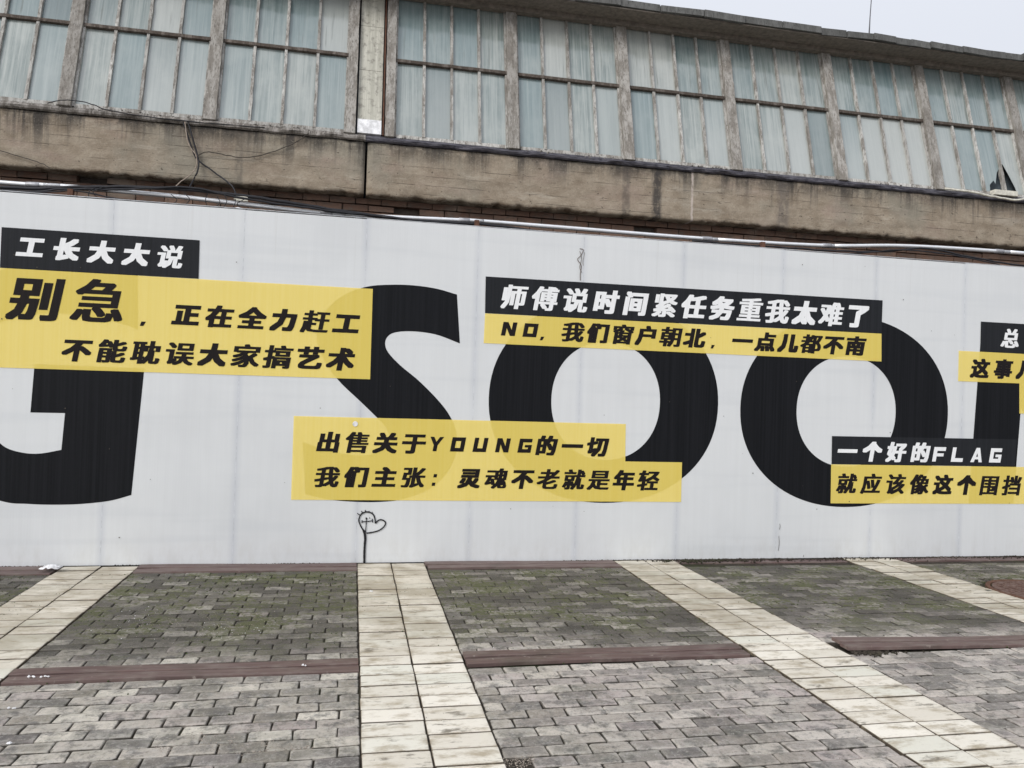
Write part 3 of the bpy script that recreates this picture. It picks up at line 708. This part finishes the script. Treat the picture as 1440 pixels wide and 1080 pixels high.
ribbon(dr, [(2.099,3.022),(2.136,3.012),(2.112,2.955),(2.081,2.916),(2.119,2.86),(2.113,2.78),(2.115,2.715)], .007, .0036)
ribbon(dr, [(2.10,3.0),(2.12,2.93),(2.105,2.84),(2.128,2.79)], .005, .0038); ribbon(dr, [(2.15,2.99),(2.135,2.90),(2.14,2.86)], .004, .0040)
o = dr.obj('scrawl', mk_plain('brown_scrawl', (.14,.11,.09)), hd); o['label'] = 'thin brown scrawl and run mark above the long black strip'
st = MB(); N = 20; st.add([(.025+.024*math.cos(2*math.pi*i/N), D-.0085, 1.275+.024*math.sin(2*math.pi*i/N)) for i in range(N)], [tuple(range(N))])
o = st.obj('sticker', WHITEP, hd); o['label'] = 'small round white sticker'
dr = MB()
for (x, z, h) in ((4.30,.16,.15),(4.305,.33,.06),(4.58,.03,.02)): ribbon(dr, [(x, z+h/2), (x+.006, z), (x-.003, z-h/2)], .004, .0037)
for i in range(40):
    x = rnd.uniform(-3,7.4); z = rnd.uniform(.05,3.1); s = rnd.uniform(.002,.005); dr.add([(x-s,D-.0078,z-s),(x+s,D-.0078,z-s),(x+s,D-.0078,z+s),(x-s,D-.0078,z+s)], [(0,1,2,3)])
dr.obj('dirt_speck', GREYWIRE, hd)['kind'] = 'stuff'

# ================================================================== FACTORY BUILDING
fb = empty('factory_building', (2, 8.2, 0), label='old brick and concrete factory with a long tilted band of dirty windows behind the hoarding', cat='building')
BX0, BX1 = -5.3, 9.0
mb = MB(); mb.box(BX0, BX1, 7.905, 8.3, 0, 3.47); mb.obj('wall', BMORT, fb)
# the strip of brickwork seen between hoarding and beam
bv = []
for i in range(6):
    b = MB(); v = []
    x, y, z = .121, .05, .0285; j = lambda: rnd.uniform(-.003,.003)
    v = [(-x+j(),-y+j(),-z+j()),(x+j(),-y+j(),-z+j()),(x,y,-z),(-x,y,-z),(-x+j(),-y+j(),z+j()),(x+j(),-y+j(),z+j()),(x,y,z),(-x,y,z)]
    b.add(v, [(0,3,2,1),(4,5,6,7),(0,1,5,4),(1,2,6,5),(2,3,7,6),(3,0,4,7)]); bv.append(b.mesh('brick', BRICK))
cnt = 0
for r in range(5):
    z = 3.438-r*.068; x = BX0+.13+(r % 2)*.125
    while x < BX1-.12:
        if rnd.random() > .03 and cnt < 300:
            link('brick', rnd.choice(bv), fb, (x, 7.870+rnd.uniform(-.006,.006), z)); cnt += 1
        x += .25
# concrete beam in two lengths, with a joint
def beam(x0, x1, seed):
    nx = int((x1-x0)/.03); zs = [3.465+.52*k/24 for k in range(25)]; mb = MB(); vv = []
    for i in range(nx+1):
        x = x0+(x1-x0)*i/nx
        for k, z in enumerate(zs):
            row = int((z-3.4)/.088); o = .004*nz(row*3.7, math.floor(x/2.4+row*.4)*5.1, seed)
            y = 7.67+o+.006*nz(x*2, z*9, seed)+.003*nz(x*18, z*22, seed)
            zz = z
            d = (z-3.465)/.07
            if d < 1:
                ch = max(0, .7*nz(x*9, 2.2, seed)+.5*nz(x*31, 5, seed)+.02)
                y += (1-d)**3*.05*ch+(.008 if k == 0 else 0); zz += (1-d)**2*.035*ch
            d2_ = (3.985-z)/.05
            if d2_ < 1: y += (1-d2_)**2*(.012+.03*max(0, nz(x*5, 9, seed))); 
            e = min(x-x0, x1-x)
            if e < .05: y += (1-e/.05)**2*(.015+.03*abs(nz(z*14, 3, seed)))
            vv.append((x, y, zz))
    n = 25
    mb.add(vv, [(i*n+k, (i+1)*n+k, (i+1)*n+k+1, i*n+k+1) for i in range(nx) for k in range(n-1)])
    # underside, top and ends
    b0 = len(mb.v); mb.add([(vv[i*n][0], 8.3, 3.480) for i in range(nx+1)]+[(vv[i*n][0], 8.3, 3.985) for i in range(nx+1)], [])
    N = nx+1
    for i in range(nx):
        mb.f.append((i*n, b0+i, b0+i+1, (i+1)*n)); mb.f.append((i*n+n-1, (i+1)*n+n-1, b0+N+i+1, b0+N+i)); mb.m += [0,0]
    mb.f.append(tuple(range(n))[::-1]+(b0, b0+N)); mb.f[-1] = tuple([b0]+list(range(n))+[b0+N]); mb.f.append(tuple([b0+N-1]+[nx*n+k for k in range(n)]+[b0+2*N-1])[::-1]); mb.m += [0,0]
    return mb.obj('concrete_beam', CONC, fb, True)
beam(BX0, .030, 1.7); beam(.052, BX1, 8.3)
# sill: mortar on the left, bitumen flashing on the right
def sill(x0, x1, mat, name, seed, h):
    nx = int((x1-x0)/.035); mb = MB(); vv = []; n = 6
    for i in range(nx+1):
        x = x0+(x1-x0)*i/nx; a = nz(x*3.2, seed)*.5+nz(x*11, seed)*.35; a2 = nz(x*5.5, seed+4)
        vv += [(x, 7.665-.012*a, 3.978+.008*a2), (x, 7.645-.022*a, 3.990+.010*a2), (x, 7.640-.022*a2, 4.010+h*.3*a), (x, 7.655, 4.035+h*a*.6), (x, 7.70, 4.050+h*.5*a2), (x, 7.95, 4.052)]
    mb.add(vv, [(i*n+k, (i+1)*n+k, (i+1)*n+k+1, i*n+k+1) for i in range(nx) for k in range(n-1)])
    return mb.obj(name, mat, fb, False)
sill(BX0, .03, MORTAR, 'sill', 2.0, .012); sill(.032, .30, FELT, 'flashing', 4.4, .01)
xs = .30
while xs < BX1:
    l = rnd.uniform(.5, 1.3); sill(xs, min(xs+l+.02, BX1), FELT, 'flashing', rnd.uniform(0, 50), rnd.choice((.02,.035,.05))); xs += l

mb = MB()
for i in range(420):
    x = rnd.uniform(-3.4, 8.2)
    if nz(x*2.3, 4.4) < .0: continue
    q = rnd.uniform(.006, .02); stone(mb, x, 7.655+rnd.uniform(-.008,.01), 4.038+rnd.uniform(-.018,.012), q)
tag(mb.obj('mortar_crumbs', MORTAR, fb), kind='stuff')
# tilted window band, local frame: u along the wall, v up the slope, w out of the glass
TH = R(15)
def inc(u, w_, v): return (u, 7.69+v*math.sin(TH)-w_*math.cos(TH), 4.045+v*math.cos(TH)+w_*math.sin(TH))
VT = 1.665; VTR = .862
mull = [-5.06,-3.84,-2.62,-1.39,-.115,.255,1.483,2.695,3.90,5.15,6.36,7.58,8.80]
def rough_bar(mb, u0, u1, v0, v1, w0, w1, amp=.004, vert=True, seed=0.):
    n = max(2, int(((v1-v0) if vert else (u1-u0))/.045)); vv = []
    for i in range(n+1):
        t = i/n; a = [amp*nz(seed+t*n*.45, k*3.1) for k in range(4)]
        if vert:
            v = v0+(v1-v0)*t; q = [(u0+a[0], w0, v), (u0+a[0]+.002, w1+a[2]*.6, v), (u1+a[1]-.002, w1+a[3]*.6, v), (u1+a[1], w0, v)]
        else:
            u = u0+(u1-u0)*t; q = [(u, w0, v1+a[0]), (u, w1+a[2]*.6, v1+a[0]), (u, w1+a[3]*.6, v0+a[1]), (u, w0, v0+a[1])]
        vv += [inc(*p) for p in q]
    ff = [(i*4+k, i*4+k+1, i*4+k+5, i*4+k+4) for i in range(n) for k in range(3)]+[(0,1,2,3),(n*4+3,n*4+2,n*4+1,n*4)]
    mb.add(vv, ff)
for x in mull:
    hw = .047 if x in (-.115,.255) else .056
    mb = MB(); rough_bar(mb, x-hw, x+hw, -.02, VT+.02, -.08, .055, .006, True, x*7); mb.obj('mullion', MULL, fb)
SMOOTHGLASS = {}
for bi, (a, b) in enumerate(zip(mull, mull[1:])):
    if a == -.115: continue
    u0 = a+(.047 if a in (-.115,.255) else .056); u1 = b-(.047 if b in (-.115,.255) else .056)
    wi = MB(); fr = .018        # the window itself: its steel frame
    for (p0, p1, q0, q1) in ((u0-.004, u0+fr, 0, VT), (u1-fr, u1+.004, 0, VT)): rough_bar(wi, p0, p1, q0, q1, -.03, .022, .003, True, bi*3+p0)
    for (q0, q1) in ((-.01, .028), (VT-.03, VT)): rough_bar(wi, u0+fr, u1-fr, q0, q1, -.03, .020, .003, False, bi*5+q0)
    win = wi.obj('window', BAR, fb)
    mb = MB(); rough_bar(mb, u0, u1, VTR-.017, VTR+.017, -.025, .034, .003, False, bi*9.); mb.obj('transom', TRANS, win)
    pw = (u1-u0)/4
    for k in range(1, 4):
        mb = MB(); x = u0+k*pw+rnd.uniform(-.006,.006)
        rough_bar(mb, x-.015, x+.015, .02, VT-.02, -.02, .026, .005, True, bi*11+k*2.3); mb.obj('glazing_bar', BAR, win)
    for k in range(4):
        for (q0, q1) in ((.0, VTR-.01), (VTR+.01, VT)):
            mb = MB(); p0 = u0+k*pw; p1 = p0+pw; t0, t1 = rnd.uniform(-.004,.004), rnd.uniform(-.004,.004)
            refl_cut = bi == 10 and k in (2, 3) and q0 == 0  # dark reflection shape, cut into two lower panes as jagged openings
            if refl_cut:
                if k == 2: P_ = [(p0,q0),(p0+.08,q0),(p0+.10,q0+.13),(p0+.16,q0+.19),(p0+.18,q0+.15),(p0+.23,q0+.30),(p1,q0+.36),(p1,q1),(p0,q1)]
                else: P_ = [(p0,q0+.36),(p0+.05,q0+.42),(p0+.10,q0+.30),(p0+.16,q0+.12),(p0+.18,q0),(p1,q0),(p1,q1),(p0,q1)]
                mb.add([inc(a_,0,b_) for a_, b_ in P_], [tuple(range(len(P_)))])
            else:
                mb.add([inc(p0,t0,q0), inc(p1,t1,q0), inc(p1,t0,q1), inc(p0,t1,q1)], [(0,1,2,3)])
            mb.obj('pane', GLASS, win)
mb = MB(); mb.add([inc(BX0,-.10,-.1), inc(BX1,-.10,-.1), inc(BX1,-.10,VT+.1), inc(BX0,-.10,VT+.1)], [(0,1,2,3)]); mb.obj('backing', DARKBACK, fb)  # added sheet behind the panes, stops light leaking through gaps
# service strip between the two window runs
for (q0, q1, mt, nm) in ((.16,.72,COVER,'cover_panel'), (.724,1.235,COVER,'cover_panel'), (1.239,1.66,COVER,'cover_panel'), (.005,.156,WHITEP,'white_box')):
    mb = MB(); mb.box(-.052, .176, -.06, .03 if nm == 'white_box' else .012, q0, q1, 0, inc); mb.obj(nm, mt, fb)
mb = MB(); mb.box(.186, .2, -.06, .03, 0, 1.66, 0, inc); mb.obj('edge_trim', STEEL, fb)
# roof edge
mb = MB(); mb.box(BX0, BX1, 7.775, 8.35, 5.650, 5.662); mb.box(BX0, BX1, 8.02, 8.10, 5.60, 5.649); mb.obj('soffit', SOFFIT, fb)
mb = MB(); mb.box(BX0, BX1, 8.0, 14, 5.664, 5.80); mb.obj('roof', COPE, fb)
x = BX0
while x < BX1:
    l = rnd.uniform(.42,.50) if x < 4.9 else rnd.uniform(.16,.34)
    mb = MB(); dz = rnd.uniform(-.006,.008); dy = rnd.uniform(-.015,.015); tl = rnd.uniform(-.008,.008); h = rnd.uniform(.068,.080)
    x1 = min(x+l-.006, BX1); 
    v = [(x,7.745+dy,5.662+dz-tl),(x1,7.745+dy+tl,5.662+dz+tl),(x1,7.99,5.664),(x,7.99,5.664),(x,7.755+dy,5.662+h+dz-tl),(x1,7.755+dy+tl,5.662+h+dz+tl),(x1,7.99,5.75),(x,7.99,5.75)]
    mb.add(v, [(0,3,2,1),(4,5,6,7),(0,1,5,4),(1,2,6,5),(2,3,7,6),(3,0,4,7)]); mb.obj('coping_stone', COPE, fb); x += l
mb = MB(); mb.box(BX0, BX1, 8.302, 8.42, 0, 5.645); mb.obj('gap_backing', DARKBACK, fb)  # added unseen box, keeps sky light out of the beam joint
for xx in (BX0-.2, BX1):
    mb = MB(); mb.box(xx, xx+.2, 7.9, 14, 0, 5.66); mb.obj('side_wall', BMORT, fb)
# lightning rod
mb = MB(); mb.tube([(5.589,7.90,5.72),(5.597,7.90,6.0),(5.615,7.90,6.35),(5.62,7.9,6.8)], [.010,.006,.005,.003], 6)
tag(mb.obj('lightning_rod', ROD), 'thin upright metal rod on the roof edge against the sky', 'rod')

# ================================================================== PIPES AND CABLES
cp = empty('conduit', (2, 7.45, 3.25), label='long shiny galvanised conduit pipe running under the concrete beam above the hoarding', cat='pipe')
PP = [(-5.2,3.27),(-3.03,3.258),(-2.753,3.263),(-2.472,3.268),(-2.04,3.262),(-1.598,3.255),(-.928,3.226),(-.251,3.204),(.861,3.232),(1.094,3.240),(2.022,3.239),(3.427,3.235),(4.782,3.258),(5.84,3.325),(7.285,3.346),(8.9,3.33)]
path = [Vector((p.x, 7.45, p.y+.006)) for p in spline([(a, b, 0) for a, b in PP], 8)]
cuts = [-5.2,-2.70,-.25,1.05,3.50,4.80,7.0,8.9]
for a, b in zip(cuts, cuts[1:]):
    seg = [p for p in path if a-1e-6 <= p.x <= b+.15]
    mb = MB(); mb.tube(seg, .0205, 12); mb.obj('pipe_section', CONDUIT, cp, True)
for c in cuts[1:-1]:
    q = [p for p in path if abs(p.x-c) < .13]
    q = q if len(q) > 1 else [min(path, key=lambda p: abs(p.x-c)), min(path, key=lambda p: abs(p.x-c-.12))]
    z = q[0].z; dx = q[-1]-q[0]; dx.normalize()
    mb = MB(); mb.tube([q[0], q[0]+dx*.005, q[0]+dx*.105, q[0]+dx*.11], [.021,.025,.025,.021], 10); mb.obj('coupling', mk_plain('coupling_metal', (.40,.40,.42), .5, .6) if c == cuts[1] else bpy.data.materials['coupling_metal'], cp, True)
def cable(name, pts, r, mat, label, cat='cable', grp=None, n=8, wob=.006):
    P = spline(pts, n); P = [p+Vector((0, wob*nz(i*.5, r*900), wob*nz(i*.45, 7, r*700))) for i, p in enumerate(P)]
    mb = MB(); mb.tube(P, r, 6); return tag(mb.obj(name, mat, None, True), label, cat, grp)
GC_ = 'black cables slung above the hoarding'
cable('cable', [(-5.2,7.41,3.2),(-3.03,7.41,3.215),(-2.45,7.40,3.258),(-2.0,7.40,3.300),(-1.42,7.41,3.318),(-.93,7.41,3.298),(-.49,7.42,3.262),(-.04,7.42,3.226),(.5,7.42,3.20),(1.1,7.42,3.195)], .016, RUBBER, 'thickest black cable sagging under the left half of the beam', 'cable', GC_)
cable('cable', [(-5.2,7.395,3.18),(-3.0,7.39,3.185),(-2.5,7.385,3.235),(-2.0,7.385,3.275),(-1.5,7.39,3.335),(-1.1,7.40,3.285),(-.6,7.40,3.245),(.0,7.40,3.212)], .010, RUBBER, 'thinner black cable crossing the conduit at the upper left', 'cable', GC_)
cable('cable', [(-3.3,7.38,3.165),(-2.75,7.375,3.185),(-2.40,7.375,3.225),(-2.1,7.375,3.185),(-1.8,7.375,3.17)], .007, RUBBER, 'short black cable drooping at the left bracket', 'cable', GC_)
cable('cable', [(.2,7.40,3.205),(.7,7.40,3.195),(1.1,7.395,3.205),(1.6,7.39,3.185),(2.1,7.385,3.15)], .012, RUBBER, 'black cable sinking behind the hoarding past the middle bracket', 'cable', GC_)
cable('cable', [(3.3,7.40,3.20),(3.8,7.395,3.195),(4.3,7.39,3.20),(4.9,7.39,3.205),(5.5,7.40,3.24),(6.0,7.41,3.31),(6.6,7.41,3.25),(7.2,7.40,3.20),(8.4,7.4,3.15)], .010, RUBBER, 'black cable rising and falling at the right end above the hoarding', 'cable', GC_)
cable('cable', [(4.0,7.38,3.175),(5.0,7.375,3.182),(5.7,7.39,3.27),(6.3,7.385,3.255),(6.9,7.38,3.19)], .007, RUBBER, 'thin black cable looping below the conduit at right', 'cable', GC_)
for i, (x, dz) in enumerate(((-2.3,.08),(-2.22,.09),(-1.62,.07),(-1.52,.09),(-1.33,.10),(-1.27,.08),(-1.2,.11),(-1.12,.07),(-1.03,.08))):
    cable('cable_tie', [(x,7.372,3.17),(x+rnd.uniform(-.05,.05),7.370,3.17+dz*.6),(x+rnd.uniform(-.03,.05),7.372,3.19+dz)], .0035, RUBBER, ('first','second','third','fourth','fifth','sixth','seventh','eighth','last')[i]+' from the left of nine thin loose ties hanging among the cables at upper left', 'cable tie', 'loose ties on the cables', 5)
# tangle of wires down the beam
cable('wire', [(-1.577,7.655,4.00),(-1.53,7.640,3.85),(-1.475,7.640,3.665),(-1.47,7.62,3.56),(-1.50,7.60,3.46),(-1.52,7.48,3.33)], .0075, RUBBER, 'black wire dropping down the beam from the sill at left', 'wire')
cable('wire', [(-1.62,7.655,4.00),(-1.57,7.645,3.86),(-1.51,7.640,3.70),(-1.46,7.635,3.64),(-1.30,7.62,3.53),(-1.16,7.55,3.42),(-1.10,7.46,3.31)], .0075, RUBBER, 'black wire slanting right below the knot on the left beam', 'wire')
cable('wire', [(-1.605,7.65,4.00),(-1.565,7.636,3.80),(-1.49,7.634,3.68),(-1.50,7.62,3.55),(-1.60,7.56,3.42),(-1.64,7.46,3.33)], .005, PALEWIRE, 'pale brown wire beside the black wires down the left beam', 'wire')
cable('wire', [(-1.48,7.634,3.69),(-1.40,7.638,3.735),(-1.25,7.645,3.725),(-1.08,7.648,3.715),(-.86,7.65,3.775),(-.62,7.65,3.90),(-.50,7.648,4.0)], .0045, GREYWIRE, 'thin wire curving from the knot up to the window sill', 'wire')
cable('wire', [(-2.75,7.63,4.04),(-2.6,7.60,4.075),(-2.4,7.595,4.065),(-2.2,7.62,4.02),(-1.6,7.64,4.0),(-.9,7.64,4.012)], .0045, RUBBER, 'thin dark wire lying along the left window sill', 'wire')
cable('wire', [(-3.3,7.648,3.63),(-3.0,7.645,3.56),(-2.8,7.64,3.51),(-2.7,7.6,3.46)], .004, GREYWIRE, 'thin wire on the beam at the far left edge', 'wire')
cable('hose', [(6.40,7.63,4.045),(6.7,7.60,4.03),(7.0,7.60,4.0),(7.25,7.60,3.985),(7.45,7.61,4.01)], .012, CREAMP, 'cream hose lying on the sill at the right edge', 'hose')
mb = MB(); mb.box(7.03,7.33,7.60,7.68,4.03,4.085); tag(mb.obj('cream_block', CREAMP), 'small cream block resting on the sill at the right edge', 'block')
mb = MB(); mb.box(-1.10,-.995,7.40,7.425,3.255,3.295); mb.box(-1.115,-1.10,7.405,7.42,3.265,3.285); tag(mb.obj('junction_box', CREAMP), 'small greenish cream junction box clipped above the conduit', 'junction box')
mb = MB(); mb.tube([(-1.12,7.37,3.165),(-1.07,7.365,3.172),(-1.01,7.37,3.168)], [.01,.016,.008], 8); tag(mb.obj('foam_lump', WHITEP, None, True), 'small white lump stuck at the top edge of the hoarding', 'foam')
